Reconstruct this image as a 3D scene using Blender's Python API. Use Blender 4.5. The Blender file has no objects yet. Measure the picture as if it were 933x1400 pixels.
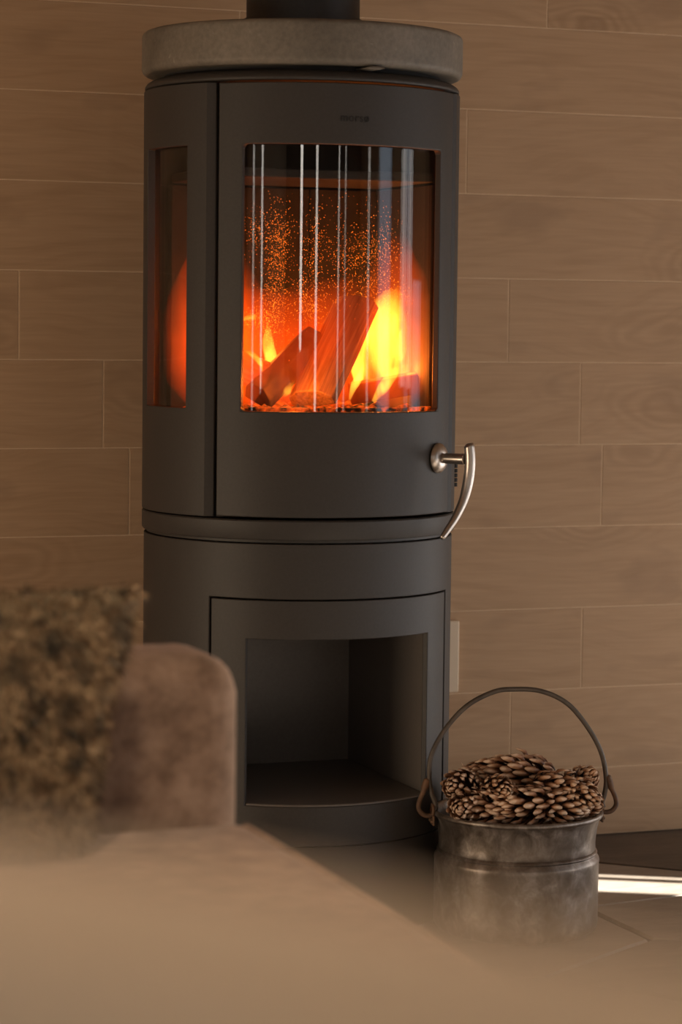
import bpy, bmesh, math, random
from mathutils import Vector, Matrix, noise as mnoise
random.seed(7)
SC = bpy.context.scene
COL = SC.collection
PI = math.pi
R = math.radians

# ------------------------------------------------------------------ camera, sky, sun, exposure
CAM = Vector((-1.3155, -3.6270, 0.9451))
FPX = 3500.0
YAW, PITCH, ROLL = R(20.9), R(4.25), R(0.65)
FWD = Vector((math.sin(YAW) * math.cos(PITCH), math.cos(YAW) * math.cos(PITCH), -math.sin(PITCH)))
_rt = Vector((math.cos(YAW), -math.sin(YAW), 0.0))
_up = _rt.cross(FWD)
RIGHT = math.cos(ROLL) * _rt + math.sin(ROLL) * _up
UP = -math.sin(ROLL) * _rt + math.cos(ROLL) * _up
cd = bpy.data.cameras.new('camera')
cam = bpy.data.objects.new('camera', cd)
COL.objects.link(cam)
cam.matrix_world = Matrix(((RIGHT.x, UP.x, -FWD.x, CAM.x), (RIGHT.y, UP.y, -FWD.y, CAM.y),
                           (RIGHT.z, UP.z, -FWD.z, CAM.z), (0, 0, 0, 1)))
cd.sensor_fit = 'VERTICAL'
cd.sensor_height = 36.0
cd.lens = 36.0 * FPX / 1400.0
cd.clip_start = 0.02
cd.dof.use_dof = True
cd.dof.focus_distance = 4.05
cd.dof.aperture_fstop = 0.090 / 0.021
SC.camera = cam

w = bpy.data.worlds.new('sky')
SC.world = w
w.use_nodes = True
w.node_tree.nodes['Background'].inputs[0].default_value = (0.75, 0.85, 1.0, 1)
w.node_tree.nodes['Background'].inputs[1].default_value = 1.0

SUN_AZ = Vector((0.87, -0.49, 0)).normalized()
SUN_EL = R(31)
sd = bpy.data.lights.new('sun', 'SUN')
sd.energy = 24.0
sd.angle = R(0.53)
sd.color = (1.0, 0.97, 0.92)
sun = bpy.data.objects.new('sun', sd)
COL.objects.link(sun)
sdir = (SUN_AZ * math.cos(SUN_EL) + Vector((0, 0, math.sin(SUN_EL))))
sun.rotation_euler = sdir.to_track_quat('Z', 'Y').to_euler()
sun.location = (6, -4, 5)

# room extents
XL, XR, YB, YR, ZC = -3.2, 2.6, 0.595, -5.2, 2.5


def window_light(name, c, n, sx, sz, rad, col):
    """daylight arriving through a window opening: an area lamp standing in the opening"""
    l = bpy.data.lights.new(name, 'AREA')
    l.shape = 'RECTANGLE'
    l.size, l.size_y = sx, sz
    l.energy = rad * PI * sx * sz
    l.color = col
    o = bpy.data.objects.new(name, l)
    COL.objects.link(o)
    n = Vector(n)
    h = Vector((0, 0, 1)).cross(-n)
    o.matrix_world = Matrix(((h.x, 0, -n.x, c[0]), (h.y, 0, -n.y, c[1]), (h.z, 1, -n.z, c[2]), (0, 0, 0, 1)))
    return o


COOL = (1.0, 0.93, 0.84)
SKYL = (1.0, 0.97, 0.95)
NEUT = (1.0, 0.78, 0.55)
# windows: wall, along-range, z-range, radiance of the daylight in the opening, colour
WINDOWS = [
    ('right', -1.235, -0.99, 0.78, 1.50, 1.6, SKYL),
    ('right', -0.84, -0.68, 0.78, 1.50, 1.6, SKYL),
    ('right', -1.80, -1.25, 0.04, 0.70, 5.2, SKYL),  # added low pane, fill light for the lower wall
    ('right', -0.16, 0.45, 0.04, 0.70, 5.2, SKYL),  # added low pane, fill kept below what the stove glass reflects
    ('right', -3.92, -3.80, 0.10, 1.90, 3.5, COOL),
    ('rear', -1.95, -1.76, 0.05, 1.95, 5.5, COOL),
    ('rear', -0.80, -0.64, 0.05, 1.95, 4.0, COOL),
    ('rear', 0.80, 0.90, 0.05, 1.95, 2.5, COOL),
    ('rear', 1.30, 1.38, 0.05, 1.95, 1.8, COOL),
    ('left', -2.72, -2.60, 0.05, 1.95, 4.0, COOL),
    ('left', -2.10, -2.02, 0.05, 1.95, 3.0, COOL),
    ('left', -1.50, -0.10, 0.04, 0.55, 12.0, NEUT),  # added low fill, brightens the wall left of the stove
]
for i, (wl, a, b, z0, z1, rad, col) in enumerate(WINDOWS):
    m, zc, s = (a + b) / 2, (z0 + z1) / 2, b - a
    if wl == 'right':
        window_light('daylight', (XR - 0.01, m, zc), (-1, 0, 0), s, z1 - z0, rad, col)
    elif wl == 'left':
        window_light('daylight', (XL + 0.01, m, zc), (1, 0, 0), s, z1 - z0, rad, col)
    else:
        window_light('daylight', (m, YR + 0.01, zc), (0, 1, 0), s, z1 - z0, rad, col)

# added spots without fittings, to brighten the sofa and armchair
sp_ = bpy.data.lights.new('added_spot', 'SPOT')
sp_.energy = 105.0
sp_.color = (1.0, 0.80, 0.58)
sp_.spot_size = R(78)
sp_.spot_blend = 0.8
sp_.shadow_soft_size = 0.08
spo = bpy.data.objects.new('added_spot', sp_)
COL.objects.link(spo)
spo.location = (-0.90, -2.10, ZC - 0.03)
spo2 = spo.copy()
spo2.data = sp_.copy()
COL.objects.link(spo2)
spo2.data.energy = 46.0
spo2.location = (-0.95, -2.55, ZC - 0.03)

SC.view_settings.view_transform = 'Standard'
SC.view_settings.look = 'None'
SC.view_settings.gamma = 1.0
SC.view_settings.use_curve_mapping = False
SC.view_settings.exposure = 0.36
try:
    SC.cycles.use_denoising = True
    SC.cycles.max_bounces = 10
    SC.cycles.transparent_max_bounces = 24
    SC.cycles.volume_step_rate = 0.6
    SC.cycles.sample_clamp_indirect = 6.0
except Exception:
    pass


def ray(px, py):
    return FWD + (px - 466.5) / FPX * RIGHT + (700 - py) / FPX * UP


def at(px, py, depth):
    return CAM + ray(px, py) * depth


# ------------------------------------------------------------------ node helpers
def mat(name):
    m = bpy.data.materials.new(name)
    m.use_nodes = True
    nt = m.node_tree
    b = nt.nodes.get('Principled BSDF')
    return m, nt, b


def N(nt, t, **kw):
    n = nt.nodes.new(t)
    for k, v in kw.items():
        if hasattr(n, k):
            setattr(n, k, v)
        else:
            n.inputs[k.replace('_', ' ')].default_value = v
    return n


def L(nt, a, b):
    nt.links.new(a, b)


def ramp(nt, fac, stops):
    r = nt.nodes.new('ShaderNodeValToRGB')
    while len(r.color_ramp.elements) < len(stops):
        r.color_ramp.elements.new(0.5)
    for e, (p, c) in zip(r.color_ramp.elements, stops):
        e.position = p
        e.color = (*c, 1) if len(c) == 3 else c
    L(nt, fac, r.inputs[0])
    return r.outputs[0]


def coords(nt, scale=(1, 1, 1), space='Object', rnd=0.0):
    tc = nt.nodes.new('ShaderNodeTexCoord')
    mp = nt.nodes.new('ShaderNodeMapping')
    mp.inputs['Scale'].default_value = scale
    L(nt, tc.outputs[space], mp.inputs['Vector'])
    if rnd:
        oi = nt.nodes.new('ShaderNodeObjectInfo')
        ml = nt.nodes.new('ShaderNodeMath')
        ml.operation = 'MULTIPLY'
        ml.inputs[1].default_value = rnd
        L(nt, oi.outputs['Random'], ml.inputs[0])
        L(nt, ml.outputs[0], mp.inputs['Location'])
    return mp.outputs[0]


def noise(nt, vec, scale, detail=4, rough=0.55, dist=0.0):
    n = nt.nodes.new('ShaderNodeTexNoise')
    n.inputs['Scale'].default_value = scale
    n.inputs['Detail'].default_value = detail
    n.inputs['Roughness'].default_value = rough
    n.inputs['Distortion'].default_value = dist
    L(nt, vec, n.inputs['Vector'])
    return n.outputs[0]


def bump(nt, b, h, strength=0.3, dist=0.002):
    bp = nt.nodes.new('ShaderNodeBump')
    bp.inputs['Strength'].default_value = strength
    bp.inputs['Distance'].default_value = dist
    L(nt, h, bp.inputs['Height'])
    L(nt, bp.outputs[0], b.inputs['Normal'])


def mix(nt, fac, a, b, mode='MIX'):
    m = nt.nodes.new('ShaderNodeMix')
    m.data_type = 'RGBA'
    m.blend_type = mode
    for s, v in ((0, fac), (6, a), (7, b)):
        if isinstance(v, (int, float)):
            m.inputs[s].default_value = v
        elif isinstance(v, tuple):
            m.inputs[s].default_value = (*v, 1)
        else:
            L(nt, v, m.inputs[s])
    return m.outputs[2]


def math_(nt, op, a, b=None, clamp=False):
    m = nt.nodes.new('ShaderNodeMath')
    m.operation = op
    m.use_clamp = clamp
    for i, v in enumerate((a, b)):
        if v is None:
            continue
        if isinstance(v, (int, float)):
            m.inputs[i].default_value = v
        else:
            L(nt, v, m.inputs[i])
    return m.outputs[0]


def simple(name, c0, c1, scale, rough=0.6, metal=0.0, bumps=0.2, bscale=None, stretch=(1, 1, 1), rnd=0.0, spec=0.5, bdist=0.001):
    m, nt, b = mat(name)
    v = coords(nt, stretch, rnd=rnd)
    n = noise(nt, v, scale)
    L(nt, ramp(nt, n, [(0.3, c0), (0.7, c1)]), b.inputs['Base Color'])
    b.inputs['Roughness'].default_value = rough
    b.inputs['Metallic'].default_value = metal
    b.inputs['Specular IOR Level'].default_value = spec
    if bumps:
        n2 = noise(nt, v, bscale or scale * 4)
        bump(nt, b, n2, bumps, bdist)
    return m


# ------------------------------------------------------------------ materials
def make_plank_mat():
    m, nt, b = mat('wood_look_tile')
    v = coords(nt, (1, 1, 1), rnd=37.0)
    sx = nt.nodes.new('ShaderNodeSeparateXYZ')
    L(nt, v, sx.inputs[0])
    # wandering grain: warp z with a broad noise so that the lines swirl in places
    mp = nt.nodes.new('ShaderNodeMapping')
    mp.inputs['Scale'].default_value = (2.2, 1, 6.0)
    L(nt, v, mp.inputs['Vector'])
    warp = noise(nt, mp.outputs[0], 1.0, 2, 0.4)
    zz = math_(nt, 'ADD', sx.outputs[2], math_(nt, 'MULTIPLY', math_(nt, 'SUBTRACT', warp, 0.5), 0.16))
    cb = nt.nodes.new('ShaderNodeCombineXYZ')
    L(nt, math_(nt, 'MULTIPLY', sx.outputs[0], 0.07), cb.inputs[0])
    L(nt, sx.outputs[1], cb.inputs[1])
    L(nt, zz, cb.inputs[2])
    rings = noise(nt, cb.outputs[0], 75, 4, 0.6)
    mp2 = nt.nodes.new('ShaderNodeMapping')
    mp2.inputs['Scale'].default_value = (7, 1, 240)
    L(nt, v, mp2.inputs['Vector'])
    fine = noise(nt, mp2.outputs[0], 1.0, 4, 0.6)
    mp3 = nt.nodes.new('ShaderNodeMapping')
    mp3.inputs['Scale'].default_value = (5, 1, 11)
    L(nt, v, mp3.inputs['Vector'])
    blot = noise(nt, mp3.outputs[0], 1.0, 3, 0.5)
    c = ramp(nt, rings, [(0.28, (0.42, 0.262, 0.147)), (0.50, (0.50, 0.325, 0.192)), (0.72, (0.53, 0.352, 0.212))])
    c = mix(nt, math_(nt, 'MULTIPLY', fine, 0.78), c, (0.36, 0.225, 0.127))
    kn = ramp(nt, blot, [(0.28, (1, 1, 1)), (0.40, (0, 0, 0))])
    c = mix(nt, math_(nt, 'MULTIPLY', kn, 0.45), c, (0.30, 0.185, 0.11))
    # scattered knots with rings around them
    mp4 = nt.nodes.new('ShaderNodeMapping')
    mp4.inputs['Scale'].default_value = (2.3, 1, 5.2)
    L(nt, v, mp4.inputs['Vector'])
    wob = nt.nodes.new('ShaderNodeTexNoise')
    wob.inputs['Scale'].default_value = 2.6
    L(nt, mp4.outputs[0], wob.inputs['Vector'])
    vadd = nt.nodes.new('ShaderNodeVectorMath')
    vadd.operation = 'MULTIPLY_ADD'
    L(nt, wob.outputs['Color'], vadd.inputs[0])
    vadd.inputs[1].default_value = (0.35, 0.0, 0.35)
    L(nt, mp4.outputs[0], vadd.inputs[2])
    vo = nt.nodes.new('ShaderNodeTexVoronoi')
    vo.inputs['Scale'].default_value = 1.0
    L(nt, vadd.outputs[0], vo.inputs['Vector'])
    dk = vo.outputs['Distance']
    rg = math_(nt, 'ADD', math_(nt, 'MULTIPLY', math_(nt, 'SINE', math_(nt, 'MULTIPLY', dk, 95.0)), 0.5), 0.5)
    mk = ramp(nt, dk, [(0.08, (1, 1, 1)), (0.42, (0, 0, 0))])
    c = mix(nt, math_(nt, 'MULTIPLY', math_(nt, 'MULTIPLY', rg, mk), 0.6), c, (0.33, 0.20, 0.11))
    c = mix(nt, ramp(nt, dk, [(0.02, (0.5, 0.5, 0.5)), (0.11, (0, 0, 0))]), c, (0.24, 0.14, 0.08))
    L(nt, c, b.inputs['Base Color'])
    b.inputs['Roughness'].default_value = 0.55
    b.inputs['Specular IOR Level'].default_value = 0.3
    bump(nt, b, fine, 0.12, 0.0006)
    return m


M = {}
M['plank'] = make_plank_mat()
M['grout'] = simple('grout', (0.60, 0.43, 0.28), (0.66, 0.48, 0.32), 60, 0.9)
M['paint'] = simple('wall_paint', (0.52, 0.42, 0.31), (0.56, 0.45, 0.34), 5, 0.9)
M['ceil'] = simple('ceiling_paint', (0.26, 0.18, 0.115), (0.30, 0.21, 0.135), 5, 0.9)
M['paint_dark'] = simple('dark_wall_paint', (0.12, 0.105, 0.085), (0.14, 0.122, 0.10), 5, 0.9)
M['frame'] = simple('window_frame', (0.35, 0.3, 0.25), (0.4, 0.34, 0.28), 8, 0.5)
M['iron'] = simple('black_stove_paint', (0.036, 0.031, 0.027), (0.043, 0.037, 0.033), 260, 0.55, 0.0, 0.10, 900, spec=0.38, bdist=0.0004)
M['iron_in'] = simple('sooty_iron', (0.010, 0.009, 0.008), (0.02, 0.017, 0.015), 40, 0.8)
M['niche'] = simple('niche_paint', (0.13, 0.112, 0.098), (0.15, 0.13, 0.115), 200, 0.38, spec=0.6)
M['pipe'] = simple('flue_paint', (0.020, 0.018, 0.017), (0.027, 0.024, 0.022), 120, 0.5)
M['steel'] = simple('brushed_steel', (0.46, 0.41, 0.365), (0.56, 0.50, 0.45), 160, 0.34, 1.0, 0.05, 800, stretch=(1, 1, 0.1))
M['liner'] = simple('fire_clay', (0.010, 0.008, 0.007), (0.020, 0.016, 0.013), 30, 0.9, 0, 0.4, 150)


def make_slab():
    m, nt, b = mat('soapstone')
    v = coords(nt)
    a = noise(nt, v, 7, 5, 0.6)
    c = ramp(nt, a, [(0.3, (0.105, 0.088, 0.068)), (0.5, (0.17, 0.145, 0.115)), (0.7, (0.225, 0.19, 0.15))])
    f = noise(nt, v, 130, 3, 0.6)
    c = mix(nt, 0.5, c, ramp(nt, f, [(0.35, (0.5, 0.5, 0.5)), (0.65, (0.9, 0.9, 0.9))]), 'MULTIPLY')
    sp = noise(nt, v, 60, 2, 0.5)
    c = mix(nt, ramp(nt, sp, [(0.70, (0, 0, 0)), (0.76, (0.5, 0.5, 0.5))]), c, (0.30, 0.27, 0.22))
    L(nt, c, b.inputs['Base Color'])
    b.inputs['Roughness'].default_value = 0.62
    bump(nt, b, f, 0.25, 0.001)
    return m


M['slab'] = make_slab()


def make_stone(name, c0, c1, c2):
    m, nt, b = mat(name)
    v = coords(nt, rnd=53.0)
    a = noise(nt, v, 5, 6, 0.6, 0.6)
    c = ramp(nt, a, [(0.3, c0), (0.5, c1), (0.7, c2)])
    mp = nt.nodes.new('ShaderNodeMapping')
    mp.inputs['Scale'].default_value = (9, 34, 9)
    L(nt, v, mp.inputs['Vector'])
    f = noise(nt, mp.outputs[0], 1.4, 6, 0.65, 0.8)
    c = mix(nt, 0.45, c, ramp(nt, f, [(0.3, (0.55, 0.55, 0.55)), (0.7, (1, 1, 1))]), 'MULTIPLY')
    L(nt, c, b.inputs['Base Color'])
    b.inputs['Roughness'].default_value = 0.58
    b.inputs['Specular IOR Level'].default_value = 0.35
    bump(nt, b, mix(nt, 0.5, a, f), 0.6, 0.006)
    return m


M['stone'] = make_stone('slate_warm_grey', (0.27, 0.215, 0.162), (0.36, 0.293, 0.228), (0.43, 0.355, 0.282))
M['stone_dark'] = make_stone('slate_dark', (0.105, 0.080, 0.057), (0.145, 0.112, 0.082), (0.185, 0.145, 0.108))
M['joint'] = simple('mortar', (0.14, 0.11, 0.085), (0.18, 0.145, 0.11), 40, 0.95)


def make_zinc():
    m, nt, b = mat('aged_zinc')
    v = coords(nt, (1, 1, 0.8))
    a = noise(nt, v, 42, 7, 0.7, 0.5)
    c = ramp(nt, a, [(0.30, (0.10, 0.078, 0.062)), (0.46, (0.19, 0.160, 0.138)), (0.58, (0.30, 0.262, 0.235)), (0.72, (0.50, 0.44, 0.385))])
    g = noise(nt, v, 14, 5, 0.65, 0.2)
    c = mix(nt, ramp(nt, g, [(0.42, (0, 0, 0)), (0.66, (0.75, 0.75, 0.75))]), c, (0.12, 0.088, 0.062))
    L(nt, c, b.inputs['Base Color'])
    b.inputs['Metallic'].default_value = 0.75
    L(nt, ramp(nt, a, [(0.3, (0.30,) * 3), (0.7, (0.52,) * 3)]), b.inputs['Roughness'])
    bump(nt, b, noise(nt, v, 70, 4), 0.12, 0.001)
    return m


M['zinc'] = make_zinc()
M['rust'] = simple('rusty_iron', (0.085, 0.050, 0.032), (0.20, 0.105, 0.055), 70, 0.65, 0.3, 0.5, 300)
M['bail'] = simple('dark_iron_rod', (0.075, 0.058, 0.045), (0.12, 0.095, 0.075), 60, 0.5, 0.4, 0.3, 300)
M['cone_core'] = simple('cone_core', (0.05, 0.025, 0.013), (0.09, 0.045, 0.02), 90, 0.9)


def make_scale():
    m, nt, b = mat('cone_scale')
    at_ = nt.nodes.new('ShaderNodeAttribute')
    at_.attribute_name = 'tip'
    v = coords(nt, rnd=11.0)
    n = noise(nt, v, 70, 3)
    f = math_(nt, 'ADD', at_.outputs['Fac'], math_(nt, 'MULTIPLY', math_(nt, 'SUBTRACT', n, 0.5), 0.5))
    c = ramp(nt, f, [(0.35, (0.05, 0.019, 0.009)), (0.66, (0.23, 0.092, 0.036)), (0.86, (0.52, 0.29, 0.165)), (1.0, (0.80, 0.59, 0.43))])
    L(nt, c, b.inputs['Base Color'])
    b.inputs['Roughness'].default_value = 0.5
    return m


M['scale'] = make_scale()


def make_fabric(name, c0, c1, c2, weave=420):
    m, nt, b = mat(name)
    v = coords(nt)
    a = noise(nt, v, 30, 5, 0.65)
    f = noise(nt, v, weave, 2, 0.5)
    c = ramp(nt, a, [(0.32, c0), (0.5, c1), (0.68, c2)])
    c = mix(nt, 0.4, c, ramp(nt, f, [(0.35, (0.6, 0.6, 0.6)), (0.65, (1, 1, 1))]), 'MULTIPLY')
    L(nt, c, b.inputs['Base Color'])
    b.inputs['Roughness'].default_value = 0.9
    b.inputs['Sheen Weight'].default_value = 0.35
    b.inputs['Sheen Roughness'].default_value = 0.5
    b.inputs['Sheen Tint'].default_value = (0.9, 0.75, 0.62, 1)
    b.inputs['Specular IOR Level'].default_value = 0.15
    bump(nt, b, f, 0.3, 0.0015)
    return m


M['sofa'] = make_fabric('rust_brown_wool', (0.16, 0.098, 0.064), (0.27, 0.172, 0.118), (0.40, 0.268, 0.19))
M['chair'] = make_fabric('tan_wool', (0.70, 0.54, 0.39), (0.74, 0.58, 0.42), (0.78, 0.61, 0.45), 300)
M['leg'] = simple('dark_wood_leg', (0.06, 0.035, 0.02), (0.1, 0.06, 0.035), 30, 0.5)
M['cushion'] = simple('cushion_cloth', (0.10, 0.075, 0.045), (0.26, 0.19, 0.11), 26, 0.95)


def make_fur():
    m, nt, b = mat('mottled_fur')
    v = coords(nt)
    a = noise(nt, v, 34, 3, 0.6, 0.6)
    c = ramp(nt, a, [(0.36, (0.05, 0.04, 0.027)), (0.46, (0.19, 0.125, 0.068)), (0.58, (0.36, 0.245, 0.138)), (0.72, (0.48, 0.34, 0.20))])
    L(nt, c, b.inputs['Base Color'])
    b.inputs['Roughness'].default_value = 0.8
    return m


M['fur'] = make_fur()


def make_glass():
    m, nt, b = mat('stove_glass')
    nt.nodes.remove(b)
    out = nt.nodes['Material Output']
    lw = nt.nodes.new('ShaderNodeLayerWeight')
    lw.inputs['Blend'].default_value = 0.5
    p5 = math_(nt, 'POWER', lw.outputs['Facing'], 5.0)
    fac = math_(nt, 'ADD', math_(nt, 'MULTIPLY', p5, 0.95), 0.045)
    tr = nt.nodes.new('ShaderNodeBsdfTransparent')
    tr.inputs[0].default_value = (0.97, 0.96, 0.94, 1)
    gl = nt.nodes.new('ShaderNodeBsdfGlossy')
    gl.inputs['Roughness'].default_value = 0.012
    mx = nt.nodes.new('ShaderNodeMixShader')
    L(nt, fac, mx.inputs[0])
    L(nt, tr.outputs[0], mx.inputs[1])
    L(nt, gl.outputs[0], mx.inputs[2])
    L(nt, mx.outputs[0], out.inputs['Surface'])
    return m


M['glass'] = make_glass()


def make_flame(name, col, strength, scale, lo, hi, fade, soft=False):
    """flame gas and painted-in firelight: emission through a volume, streaky, thinning upwards"""
    m, nt, b = mat(name)
    nt.nodes.remove(b)
    out = nt.nodes['Material Output']
    v = coords(nt, scale)
    n = noise(nt, v, 1.0, 3, 0.55, 0.8)
    d = ramp(nt, n, [(lo, (0, 0, 0)), (hi, (1, 1, 1))])
    tc = nt.nodes.new('ShaderNodeTexCoord')
    sx = nt.nodes.new('ShaderNodeSeparateXYZ')
    L(nt, tc.outputs['Generated'], sx.inputs[0])
    f = ramp(nt, sx.outputs[2], fade)
    em = nt.nodes.new('ShaderNodeEmission')
    em.inputs[0].default_value = (*col, 1)
    dn = math_(nt, 'MULTIPLY', d, f)
    if soft:
        ux = math_(nt, 'MULTIPLY', math_(nt, 'SUBTRACT', sx.outputs[0], 0.5), 2.0)
        uy = math_(nt, 'MULTIPLY', math_(nt, 'SUBTRACT', sx.outputs[1], 0.5), 2.0)
        rr2 = math_(nt, 'ADD', math_(nt, 'MULTIPLY', ux, ux), math_(nt, 'MULTIPLY', uy, uy))
        dn = math_(nt, 'MULTIPLY', dn, math_(nt, 'SUBTRACT', 1.0, rr2, True))
    L(nt, math_(nt, 'MULTIPLY', dn, strength), em.inputs[1])
    L(nt, em.outputs[0], out.inputs['Volume'])
    return m


M['flame'] = make_flame('yellow_flame', (1.0, 0.38, 0.03), 110, (34, 34, 9), 0.36, 0.62,
                        [(0.0, (0.55,) * 3), (0.25, (1,) * 3), (0.7, (0.7,) * 3), (1.0, (0.15,) * 3)])
M['flame_small'] = make_flame('orange_flame', (1.0, 0.42, 0.04), 190, (40, 40, 14), 0.34, 0.6,
                              [(0.0, (0.6,) * 3), (0.3, (1,) * 3), (1.0, (0.2,) * 3)])
M['glow'] = make_flame('red_firelight_haze', (1.0, 0.060, 0.0015), 17.0, (16, 16, 8), 0.25, 0.72,
                       [(0.0, (0.40,) * 3), (0.35, (1,) * 3), (0.65, (0.4,) * 3), (1.0, (0.0,) * 3)], True)  # firelit glow of the liner put into a volume


M['glow_front'] = make_flame('orange_firelight_haze', (1.0, 0.075, 0.002), 20.0, (24, 24, 10), 0.22, 0.70,
                             [(0.0, (0.25,) * 3), (0.4, (1,) * 3), (0.7, (0.4,) * 3), (1.0, (0.0,) * 3)], True)  # same painted-in firelight for the side lobes


def make_emit(name, col, s):
    m, nt, b = mat(name)
    b.inputs['Base Color'].default_value = (0, 0, 0, 1)
    b.inputs['Emission Color'].default_value = (*col, 1)
    b.inputs['Emission Strength'].default_value = s
    return m


M['spark'] = make_emit('spark', (1.0, 0.20, 0.012), 3.4)  # emissive flecks for speckled firelight


def make_log():
    m, nt, b = mat('burning_split_wood')
    v = coords(nt, (1, 1, 1))
    mp = nt.nodes.new('ShaderNodeMapping')
    mp.inputs['Scale'].default_value = (90, 90, 5)
    L(nt, v, mp.inputs['Vector'])
    a = noise(nt, mp.outputs[0], 1.6, 4, 0.6, 0.4)
    L(nt, ramp(nt, a, [(0.3, (0.17, 0.09, 0.045)), (0.55, (0.36, 0.20, 0.10)), (0.75, (0.5, 0.31, 0.17))]), b.inputs['Base Color'])
    b.inputs['Roughness'].default_value = 0.8
    bump(nt, b, a, 0.5, 0.003)
    return m


M['log'] = make_log()
M['char'] = simple('charred_bark', (0.03, 0.02, 0.014), (0.10, 0.055, 0.03), 40, 0.9, 0, 0.6, 120)


def make_ember():
    m, nt, b = mat('embers')
    v = coords(nt)
    n = noise(nt, v, 60, 4, 0.6)
    b.inputs['Base Color'].default_value = (0.03, 0.022, 0.018, 1)
    b.inputs['Roughness'].default_value = 0.9
    b.inputs['Emission Color'].default_value = (1, 0.10, 0.006, 1)
    L(nt, math_(nt, 'MULTIPLY', ramp(nt, n, [(0.45, (0, 0, 0)), (0.68, (1, 1, 1))]), 0.9), b.inputs['Emission Strength'])
    return m


M['ember'] = make_ember()


# ------------------------------------------------------------------ mesh helpers
def finish(name, bm, m, parent=None, smooth=40, bevel=0.0, segs=2):
    me = bpy.data.meshes.new(name)
    bmesh.ops.recalc_face_normals(bm, faces=bm.faces)
    bm.to_mesh(me)
    bm.free()
    return finish_me(name, me, m, parent, smooth, bevel, segs)


def finish_me(name, me, m, parent=None, smooth=40, bevel=0.0, segs=2):
    if m is not None:
        me.materials.append(m)
    if smooth:
        for p in me.polygons:
            p.use_smooth = True
        if smooth < 180:
            me.set_sharp_from_angle(angle=R(smooth))
    o = bpy.data.objects.new(name, me)
    COL.objects.link(o)
    if parent is not None:
        o.parent = parent
    if bevel:
        bv = o.modifiers.new('bevel', 'BEVEL')
        bv.width = bevel
        bv.segments = segs
        bv.limit_method = 'ANGLE'
        bv.angle_limit = R(35)
    return o


def tag(o, label=None, cat=None, group=None, kind=None):
    if label:
        o['label'] = label
    if cat:
        o['category'] = cat
    if group:
        o['group'] = group
    if kind:
        o['kind'] = kind
    return o


def empty(name, loc=(0, 0, 0), rz=0):
    o = bpy.data.objects.new(name, None)
    o.empty_display_size = 0.05
    COL.objects.link(o)
    o.location = loc
    o.rotation_euler = (0, 0, rz)
    return o


def box(bm, x0, x1, y0, y1, z0, z1, mtx=None):
    vs = [Vector((x, y, z)) for x in (x0, x1) for y in (y0, y1) for z in (z0, z1)]
    if mtx is not None:
        vs = [mtx @ v for v in vs]
    v = [bm.verts.new(p) for p in vs]
    for f in ((0, 1, 3, 2), (4, 6, 7, 5), (0, 4, 5, 1), (2, 3, 7, 6), (0, 2, 6, 4), (1, 5, 7, 3)):
        bm.faces.new([v[i] for i in f])


def lathe(prof, segs=96, c=(0, 0), close=True):
    """revolve (r, z) pairs around a vertical axis"""
    bm = bmesh.new()
    rings = []
    for r, z in prof:
        if r < 1e-6:
            rings.append([bm.verts.new((c[0], c[1], z))])
        else:
            rings.append([bm.verts.new((c[0] + r * math.sin(2 * PI * k / segs), c[1] - r * math.cos(2 * PI * k / segs), z)) for k in range(segs)])
    for a, b in zip(rings, rings[1:]):
        for k in range(segs):
            k2 = (k + 1) % segs
            if len(a) == 1 and len(b) == 1:
                continue
            if len(a) == 1:
                bm.faces.new((a[0], b[k], b[k2]))
            elif len(b) == 1:
                bm.faces.new((a[k], a[k2], b[0]))
            else:
                bm.faces.new((a[k], a[k2], b[k2], b[k]))
    return bm


def shell(ro, ri, ph, zs, keep=None, full=False):
    """curved sheet of metal between radii ri..ro over the angles ph (deg, 0 = front, + = right) and heights zs;
    cells for which keep() is false are openings. ro may be a function of the angle."""
    bm = bmesh.new()
    nc = len(ph) if full else len(ph) - 1
    nz = len(zs) - 1
    on = [[(keep is None or keep((ph[i] + (ph[(i + 1) % len(ph)] + (360 if full and i == len(ph) - 1 else 0))) / 2, (zs[j] + zs[j + 1]) / 2)) for j in range(nz)] for i in range(nc)]
    cache = {}

    def V(i, j, s):
        i = i % len(ph)
        k = (i, j, s)
        if k not in cache:
            r = (ro(ph[i]) if callable(ro) else ro) if s else ri
            a = R(ph[i])
            cache[k] = bm.verts.new((r * math.sin(a), -r * math.cos(a), zs[j]))
        return cache[k]

    def cell(i, j):
        if j < 0 or j >= nz:
            return False
        if full:
            i %= nc
        elif i < 0 or i >= nc:
            return False
        return on[i][j]
    for i in range(nc):
        for j in range(nz):
            if not on[i][j]:
                continue
            bm.faces.new((V(i, j, 1), V(i + 1, j, 1), V(i + 1, j + 1, 1), V(i, j + 1, 1)))
            bm.faces.new((V(i, j, 0), V(i, j + 1, 0), V(i + 1, j + 1, 0), V(i + 1, j, 0)))
            if not cell(i, j - 1):
                bm.faces.new((V(i, j, 0), V(i + 1, j, 0), V(i + 1, j, 1), V(i, j, 1)))
            if not cell(i, j + 1):
                bm.faces.new((V(i, j + 1, 1), V(i + 1, j + 1, 1), V(i + 1, j + 1, 0), V(i, j + 1, 0)))
            if not cell(i - 1, j):
                bm.faces.new((V(i, j, 0), V(i, j, 1), V(i, j + 1, 1), V(i, j + 1, 0)))
            if not cell(i + 1, j):
                bm.faces.new((V(i + 1, j, 1), V(i + 1, j, 0), V(i + 1, j + 1, 0), V(i + 1, j + 1, 1)))
    return bm


def span(a, b, step=2.0):
    n = max(1, round((b - a) / step))
    return [a + (b - a) * k / n for k in range(n + 1)]


def spans(*pts, step=2.0):
    out = [pts[0]]
    for a, b in zip(pts, pts[1:]):
        out += span(a, b, step)[1:]
    return out


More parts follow.
